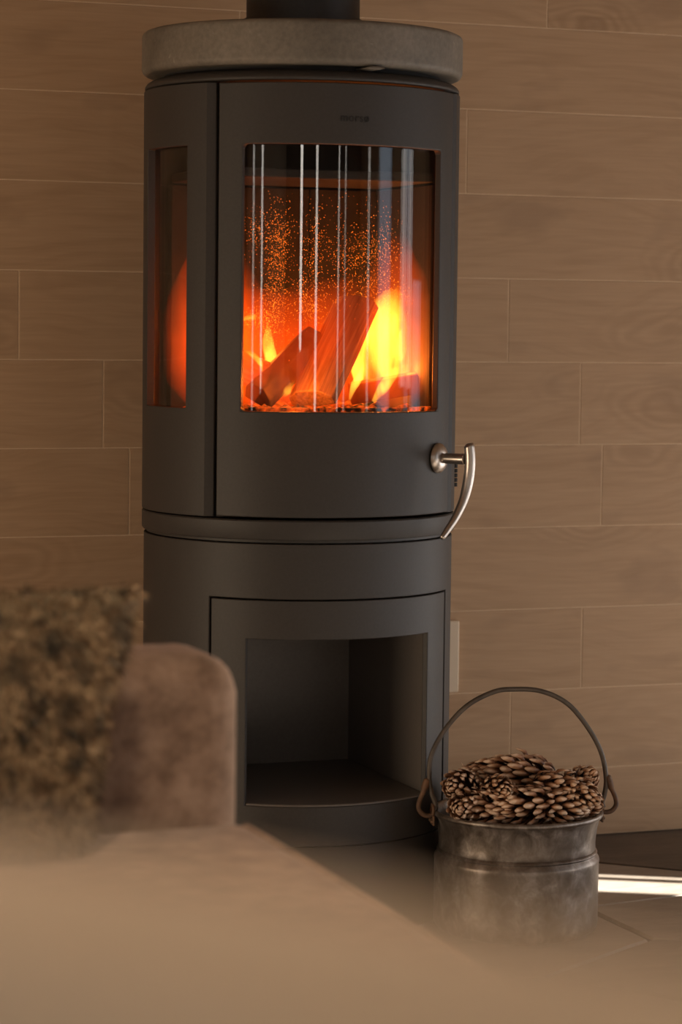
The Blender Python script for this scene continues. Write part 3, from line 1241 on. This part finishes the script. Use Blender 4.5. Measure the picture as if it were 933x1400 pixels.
# glowing flecks standing in for firelight speckled through sooty glass
bm = bmesh.new()
rn = random.Random(11)
clusters = [(378, 370, 10, 55, 0.00, 420), (372, 430, 12, 30, -0.02, 240), (385, 330, 8, 20, 0.0, 90), (430, 345, 9, 30, 0.02, 160), (415, 405, 9, 18, 0.0, 130),
            (430, 425, 8, 12, 0.0, 70), (345, 436, 14, 7, 0.02, 130), (368, 450, 6, 25, -0.03, 130), (480, 400, 40, 40, 0.02, 320), (500, 345, 28, 18, 0.03, 260),
            (552, 330, 22, 26, 0.03, 330), (540, 375, 34, 22, 0.02, 300), (540, 405, 40, 14, -0.02, 320), (450, 300, 70, 30, 0.03, 110), (350, 320, 14, 20, 0.03, 90), (590, 380, 8, 40, 0.0, 120)]
for px, py, sx, sy, y, n in clusters:
    for k in range(int(n * 1.8)):
        c = fb(rn.gauss(px, sx), rn.gauss(py, sy), y + rn.uniform(-0.05, 0.05))
        if not (-0.17 < c.x - AX < 0.17 and ZFW + 0.02 < c.z < 1.15) or (c.xy - Vector((AX, AY))).length > 0.22:
            continue
        s = rn.uniform(0.0002, 0.00055) * (1.5 if rn.random() < 0.1 else 1)
        el = rn.uniform(0.7, 1.6)
        vs = [bm.verts.new(c + Vector(d) * s) for d in ((1, 0, 0), (-0.5, 0.87, 0), (-0.5, -0.87, 0), (rn.uniform(-.5, .5), 0, 1.6 * el))]
        for f in ((0, 2, 1), (0, 1, 3), (1, 2, 3), (2, 0, 3)):
            bm.faces.new([vs[i] for i in f])
sp = finish('light_flecks', bm, M['spark'], None, 0)
tag(sp, 'swarm of tiny orange glowing flecks standing in for firelight speckled by the stove glass', 'light_flecks', kind='stuff')

# ------------------------------------------------------------------ the bucket
BX, BY = 0.360, -0.028
bucket = empty('bucket', (BX, BY, 0))
tag(bucket, 'old zinc bucket with arched iron handle, filled with pine cones', 'bucket')
RB, RN, HR = 0.1295, 0.1235, 0.1880
prof = [(0, 0.003), (RB - 0.022, 0.003), (RB - 0.014, 0.0), (RB - 0.007, 0.0025), (RB - 0.002, 0.009), (RB - 0.0005, 0.018), (RB - 0.001, 0.030), (RB - 0.0005, 0.070), (RB, 0.108),
        (RB + 0.0006, 0.1125), (RB - 0.0002, 0.1160), (RB - 0.0035, 0.1205), (RB - 0.0045, 0.1225), (RB - 0.0030, 0.1250), (RB - 0.0042, 0.1275), (RB - 0.0065, 0.1290), (RN, 0.1315), (RN - 0.0004, 0.138),
        (RN + 0.0002, 0.150), (RN + 0.002, 0.165), (RN + 0.0045, 0.175), (RN + 0.0062, 0.1800), (RN + 0.0088, 0.1808), (RN + 0.0104, 0.1835), (RN + 0.0104, 0.1865), (RN + 0.0086, 0.1888), (RN + 0.0060, 0.1890), (RN + 0.0040, 0.1872),
        (RN + 0.0020, 0.180), (RN - 0.002, 0.165), (RN - 0.003, 0.13), (RB - 0.006, 0.11), (RB - 0.006, 0.02), (RB - 0.02, 0.008), (0, 0.006)]
bm = lathe(prof, 96)
for v in bm.verts:
    r_ = v.co.xy.length
    if r_ > 0.05:
        d = mnoise.noise(Vector((v.co.x * 9, v.co.y * 9, v.co.z * 6))) * 0.0018
        v.co.x *= 1 + d / r_
        v.co.y *= 1 + d / r_
finish('pail', bm, M['zinc'], bucket, 50)
# bail: stands across the bucket, ends hooked through the ears
bd = Vector((0.980, -0.199, 0))          # direction of the handle across the pail
bn = Vector((0.199, 0.980, 0))
HW = 0.1385


def bp(u, z, n=0.0):
    return bd * u + bn * n + Vector((0, 0, z))


arch = [bp(-HW + 0.0070, 0.1865, -0.002), bp(-HW + 0.0075, 0.1980, -0.003), bp(-HW + 0.0005, 0.2180), bp(-HW - 0.0030, 0.2450), bp(-HW + 0.0010, 0.2780), bp(-0.116, 0.3170), bp(-0.083, 0.3520), bp(-0.042, 0.3730), bp(-0.010, 0.3770), bp(0.035, 0.3735), bp(0.078, 0.3530),
        bp(0.112, 0.3140), bp(0.134, 0.2740), bp(0.1425, 0.2330), bp(0.1400, 0.2080), bp(0.1370, 0.1965), bp(0.1385, 0.1880, -0.002)]
bm = tube(bez(arch, 6), 0.0039, 12)
bail = finish('handle', bm, M['bail'], bucket, 80)
for s in (-1, 1):
    hk = [bp(s * (HW - 0.006), 0.1865, -0.004), bp(s * (HW + 0.001), 0.1815, -0.005), bp(s * (HW + 0.012), 0.1830, -0.005), bp(s * (HW + 0.0195), 0.1915, -0.004), bp(s * (HW + 0.0190), 0.2030, -0.003), bp(s * (HW + 0.0125), 0.2180, -0.002), bp(s * (HW + 0.0080), 0.2310), bp(s * (HW + 0.0050), 0.2420)]
    pts = bez(hk, 5)
    rs = []
    for i in range(len(pts)):
        u = i / (len(pts) - 1)
        rs.append(0.0038 if u < 0.68 else (0.0038 + 0.0022 * math.sin((u - 0.68) / 0.32 * PI) if u < 0.97 else 0.001))
    bm = tube(pts, rs, 10)
    finish('hook', bm, M['rust'], bail, 80)
    # ear: riveted plate with an eye above the rim
    c = bd * s * (RN + 0.0085)
    mt = Matrix.Translation(c) @ Matrix(((bd.x * s, bn.x, 0, 0), (bd.y * s, bn.y, 0, 0), (0, 0, 1, 0), (0, 0, 0, 1)))
    bm = bmesh.new()
    box(bm, 0.0015, 0.0050, -0.012, 0.012, 0.166, 0.1815, mt)
    ear = finish('ear', bm, M['rust'], bucket, 30, 0.0015)
    ring = [mt @ Vector((0.0035, 0.0085 * math.cos(2 * PI * k / 20), 0.1890 + 0.0085 * math.sin(2 * PI * k / 20))) for k in range(21)]
    bm = tube(ring, 0.0026, 8, cap=False)
    finish('eye', bm, M['rust'], ear, 80)
    for q in (-0.007, 0.007):
        bm = bmesh.new()
        bmesh.ops.create_icosphere(bm, subdivisions=2, radius=0.003)
        bmesh.ops.translate(bm, verts=bm.verts, vec=mt @ Vector((0.0052, q, 0.1725)))
        finish('rivet', bm, M['rust'], ear, 80)


# ------------------------------------------------------------------ pine cones
def scale_mesh(bm, layer, org, out, axis, ln, wd, curl):
    """one woody scale: a little cupped paddle growing from org along out, thick at its tip"""
    side = out.cross(axis).normalized()
    nrm = side.cross(out).normalized()
    if nrm.dot(axis) < 0:
        nrm = -nrm
    cols = ((0.0, 0.30, 0.0, 0.0), (0.45, 0.75, 0.0, 0.35), (0.78, 1.0, 0.35, 0.75), (0.95, 0.72, 1.0, 1.0), (1.03, 0.22, 1.35, 1.0))
    topv, botv = [], []
    for t, wf, cf, tip in cols:
        c = org + out * ln * t + nrm * curl * ln * cf * 0.30
        th = ln * (0.035 + 0.085 * (t > 0.6) * (t < 1.0))
        a = [c - side * wd * wf * 0.5 + nrm * wd * 0.10 * wf, c + nrm * th * 0.25, c + side * wd * wf * 0.5 + nrm * wd * 0.10 * wf]
        tv = []
        bv = []
        for i, p in enumerate(a):
            v = bm.verts.new(p)
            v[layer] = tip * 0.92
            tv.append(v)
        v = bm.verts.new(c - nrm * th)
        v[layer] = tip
        topv.append(tv)
        botv.append(v)
    for j in range(len(cols) - 1):
        a, b = topv[j], topv[j + 1]
        bm.faces.new((a[0], a[1], b[1], b[0]))
        bm.faces.new((a[1], a[2], b[2], b[1]))
        bm.faces.new((a[0], b[0], botv[j + 1], botv[j]))
        bm.faces.new((a[2], botv[j], botv[j + 1], b[2]))
    e = topv[-1]
    bm.faces.new((e[0], e[1], e[2], botv[-1]))


def make_cone(ln, rad, nsc, opening, seed, spiky=1.0):
    """meshes of a cone lying along +Z: (core, scales)"""
    rn = random.Random(seed)
    bm = bmesh.new()
    core = bm

    def env(t):      # envelope of the cone, base at 0, tip at 1
        return math.sin(PI * min(1, (t * 0.86 + 0.12)) ** 0.80) ** 0.75
    prof = [(0, 0)] + [(rad * 0.36 * env(t / 8), ln * t / 8) for t in range(9)] + [(0, ln)]
    bm = lathe(prof, 12)
    core_me = bpy.data.meshes.new('core')
    bmesh.ops.recalc_face_normals(bm, faces=bm.faces)
    bm.to_mesh(core_me)
    bm.free()
    core_me.materials.append(M['cone_core'])
    bm = bmesh.new()
    lay = bm.verts.layers.float.new('tip')
    ga = PI * (3 - math.sqrt(5))
    for k in range(nsc):
        t = (k + 0.5) / nsc
        a = k * ga
        e = env(t)
        radial = Vector((math.cos(a), math.sin(a), 0))
        elev = R(18 + opening * 8 + 48 * t ** 1.5 + rn.uniform(-8, 8))
        out = (radial * math.cos(elev) + Vector((0, 0, 1)) * math.sin(elev)).normalized()
        org = radial * rad * 0.26 * e + Vector((0, 0, ln * (0.03 + 0.88 * t)))
        s_len = rad * (0.50 + 0.42 * e) * rn.uniform(0.9, 1.1) * spiky
        scale_mesh(bm, lay, org, out, Vector((0, 0, 1)), s_len, rad * (0.24 + 0.17 * e) * rn.uniform(0.85, 1.1) / spiky, rn.uniform(0.7, 1.3))
    sc_me = bpy.data.meshes.new('scales')
    bmesh.ops.recalc_face_normals(bm, faces=bm.faces)
    bm.to_mesh(sc_me)
    bm.free()
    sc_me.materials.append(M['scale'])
    for p in sc_me.polygons:
        p.use_smooth = True
    for p in core_me.polygons:
        p.use_smooth = True
    return core_me, sc_me


kinds = [make_cone(0.150, 0.036, 105, 1.6, 1, 1.25), make_cone(0.110, 0.033, 80, 0.8, 2, 1.16), make_cone(0.075, 0.031, 58, 0.6, 3, 1.10)]


def cone(kind, base, tipdir, label, spin=0.0, s=1.0):
    o = empty('pine_cone', base)
    q = Vector(tipdir).normalized().to_track_quat('Z', 'Y')
    o.rotation_euler = (q.to_matrix() @ Matrix.Rotation(spin, 3, 'Z')).to_euler()
    o.scale = (s, s, s)
    tag(o, label, 'pine cone', 'pine cones in the zinc bucket')
    c = bpy.data.objects.new('core', kinds[kind][0])
    k = bpy.data.objects.new('scales', kinds[kind][1])
    for x in (c, k):
        COL.objects.link(x)
        x.parent = o
    k['kind'] = 'stuff'
    return o


B0 = Vector((BX, BY, 0))


def bk(u, n, z):
    """u to the right along the handle, n away from the viewer, z up"""
    return B0 + bd * u + bn * n + Vector((0, 0, z))


def dirv(u, n, z):
    return bd * u + bn * n + Vector((0, 0, z))


cone(0, bk(0.078, 0.030, 0.228), dirv(-1, -0.05, 0.14), 'longest pine cone lying across the top of the bucket', 0.3, 1.02)
cone(1, bk(0.052, -0.050, 0.208), dirv(-1, -0.20, -0.05), 'pine cone lying in the middle of the front row, tip to the left', 1.2, 1.0)
cone(1, bk(0.010, -0.020, 0.228), dirv(1, -0.35, -0.10), 'pine cone in the middle of the heap just below the longest one', 0.5, 0.95)
cone(2, bk(-0.074, 0.012, 0.228), dirv(-0.55, -0.75, 0.05), 'open pine cone at the left of the heap facing outward', 0.0, 0.92)
cone(2, bk(-0.074, -0.014, 0.203), dirv(-0.45, -0.85, 0.03), 'pine cone resting low against the left rim of the bucket', 0.9, 0.98)
cone(2, bk(0.062, -0.005, 0.200), dirv(0.72, -0.65, 0.0), 'dark open pine cone against the right rim of the bucket', 0.4, 0.9)
cone(1, bk(0.085, 0.045, 0.200), dirv(0.20, -0.55, 0.35), 'pale tipped pine cone standing out at the upper right of the heap', 0.2, 0.85)
cone(1, bk(-0.008, -0.062, 0.200), dirv(-1, 0.15, 0.02), 'pine cone lying low at the front left inside the rim', 2.2, 0.9)
cone(2, bk(0.018, -0.052, 0.203), dirv(0.95, -0.22, -0.05), 'small pine cone lying low at the front right inside the rim', 1.7, 0.95)
cone(2, bk(-0.050, -0.012, 0.222), dirv(0.2, -0.8, 0.10), 'pine cone end facing the viewer left of the middle', 1.1, 0.85)
cone(1, bk(-0.070, 0.065, 0.195), dirv(1, 0.1, 0.0), 'pine cone at the back of the heap against the far rim', 0.6, 0.95)
cone(2, bk(0.068, -0.030, 0.225), dirv(0.5, -0.75, -0.1), 'knobbly pine cone end facing the viewer right of the middle', 2.6, 0.85)
cone(0, bk(-0.065, -0.01, 0.165), dirv(1, 0.05, 0.0), 'pine cone buried in the middle of the bucket', 0.6, 0.95)
cone(0, bk(0.075, -0.06, 0.150), dirv(-1, 0.25, 0.0), 'pine cone buried under the front row in the bucket', 1.6, 0.85)

# ------------------------------------------------------------------ the sofa
sofa = empty('sofa', (-0.95, -1.75, 0))
tag(sofa, 'blurred brown wool sofa in front of the stove on the left', 'sofa')


def S(name, x0, x1, y0, y1, z0, z1, m, r, segs=5, par=None):
    return rbox(name, x0 + 0.95, x1 + 0.95, y0 + 1.75, y1 + 1.75, z0, z1, m, par or sofa, r, segs)


XF = -0.448
arm = S('armrest', -1.44, XF - 0.006, -1.10, -0.935, 0.10, 0.594, M['sofa'], 0.042)
S('armrest', -1.44, XF - 0.006, -2.69, -2.52, 0.10, 0.594, M['sofa'], 0.042)
S('base', -1.44, XF - 0.02, -2.518, -1.102, 0.10, 0.270, M['sofa'], 0.015, 3)
seat = S('seat_cushion', -1.23, XF, -1.810, -1.102, 0.272, 0.422, M['sofa'], 0.030)
seat2 = S('seat_cushion', -1.23, XF, -2.518, -1.812, 0.272, 0.422, M['sofa'], 0.030)
S('backrest', -1.47, -1.232, -2.518, -1.102, 0.272, 0.80, M['sofa'], 0.06)
for st, y0, y1 in ((seat, -1.795, -1.117), (seat2, -2.503, -1.827)):
    o = finish('piping', tube([(XF - 0.011 + 0.95, y0 + 1.75, 0.4145), (XF - 0.011 + 0.95, y1 + 1.75, 0.4145)], 0.0055, 8), M['sofa'], st, 80)
for x in (-1.36, -0.56):
    for y in (-2.60, -1.02):
        finish('leg', lathe([(0, 0), (0.016, 0), (0.024, 0.101), (0, 0.101)], 16, (x + 0.95, y + 1.75)), M['leg'], sofa, 40)

# mottled fur cushion leaning in the corner
cush = empty('fur_cushion', (-0.802, -1.208, 0.424))
cush.rotation_euler = (R(-14), 0, R(-6))
tag(cush, 'mottled brown fur cushion leaning against the sofa arm', 'cushion')
CW, CH, CT = 0.42, 0.262, 0.14


def cpoint(u, v, side):
    """u, v in -1..1 over the pillow face"""
    k = (max(0.0, 1 - abs(u) ** 3.2) * max(0.0, 1 - abs(v) ** 3.2)) ** 0.5
    sq = 1 - 0.06 * (1 - abs(v)) * abs(u) ** 2
    sv = 1 - 0.05 * (1 - abs(u)) * abs(v) ** 2
    rr_ = 0.92 if (abs(u) > 0.98 and abs(v) > 0.98) else 1.0
    return Vector((u * CW / 2 * sq * rr_ * (0.90 + 0.10 * v) - 0.012 * (1 - v), side * k * CT / 2, CH / 2 + v * CH / 2 * sv * rr_))


bm = bmesh.new()
gn = 22
for side in (-1, 1):
    g = [[bm.verts.new(cpoint(-1 + 2 * i / gn, -1 + 2 * j / gn, side)) for j in range(gn + 1)] for i in range(gn + 1)]
    for i in range(gn):
        for j in range(gn):
            bm.faces.new((g[i][j], g[i + 1][j], g[i + 1][j + 1], g[i][j + 1]))
bmesh.ops.remove_doubles(bm, verts=bm.verts, dist=1e-5)
finish('pillow', bm, M['cushion'], cush, 180)
bm = bmesh.new()
rn = random.Random(21)
for k in range(16000):
    side = -1 if rn.random() < 0.72 else 1
    u, v = rn.uniform(-1, 1), rn.uniform(-1, 1)
    p = cpoint(u, v, side)
    e = 0.02
    du = cpoint(min(1, u + e), v, side) - cpoint(max(-1, u - e), v, side)
    dv = cpoint(u, min(1, v + e), side) - cpoint(u, max(-1, v - e), side)
    n = du.cross(dv)
    if n.length < 1e-12:
        continue
    n.normalize()
    if n.y * side < 0:
        n = -n
    d = (n * 0.7 + Vector((rn.gauss(0, 0.35), 0, rn.gauss(-0.35, 0.35)))).normalized()
    ln = rn.uniform(0.007, 0.014)
    sd_ = d.cross(Vector((rn.uniform(-1, 1), rn.uniform(-1, 1), rn.uniform(-1, 1)))).normalized() * 0.0016
    a, b = bm.verts.new(p - sd_), bm.verts.new(p + sd_)
    c = bm.verts.new(p + d * ln + Vector((0, 0, -0.004)))
    bm.faces.new((a, b, c))
fu = bpy.data.meshes.new('fur')
bm.to_mesh(fu)
bm.free()
tag(finish_me('fur', fu, M['fur'], cush, 0), kind='stuff')

# ------------------------------------------------------------------ tan chair right in front of the lens
cc = at(466.5, 1180, 0.39)
ed = Vector((0.560, -0.828, 0)).normalized()        # along the back, towards the viewer's right
fw = Vector((0.828, 0.560, 0)).normalized()         # the way the chair faces
ch = empty('armchair', (cc.x, cc.y, 0))
ch.rotation_euler = (0, 0, math.atan2(ed.y, ed.x))
tag(ch, 'tan upholstered armchair back, blurred, closest to the viewer along the bottom', 'armchair')
ZT = cc.z
rbox('backrest', -0.14, 0.58, -0.07, 0.0, 0.20, ZT, M['chair'], ch, 0.022, 6)
rbox('seat', -0.04, 0.48, 0.002, 0.56, 0.25, 0.43, M['chair'], ch, 0.04, 5)
rbox('armrest', -0.14, -0.042, 0.002, 0.56, 0.20, 0.60, M['chair'], ch, 0.035, 5)
rbox('armrest', 0.482, 0.58, 0.002, 0.56, 0.20, 0.60, M['chair'], ch, 0.035, 5)
rbox('frame', -0.10, 0.54, -0.05, 0.52, 0.16, 0.248, M['chair'], ch, 0.015, 3)
for x in (-0.06, 0.50):
    for y in (-0.02, 0.48):
        finish('leg', lathe([(0, 0), (0.013, 0), (0.021, 0.161), (0, 0.161)], 16, (x, y)), M['leg'], ch, 40)
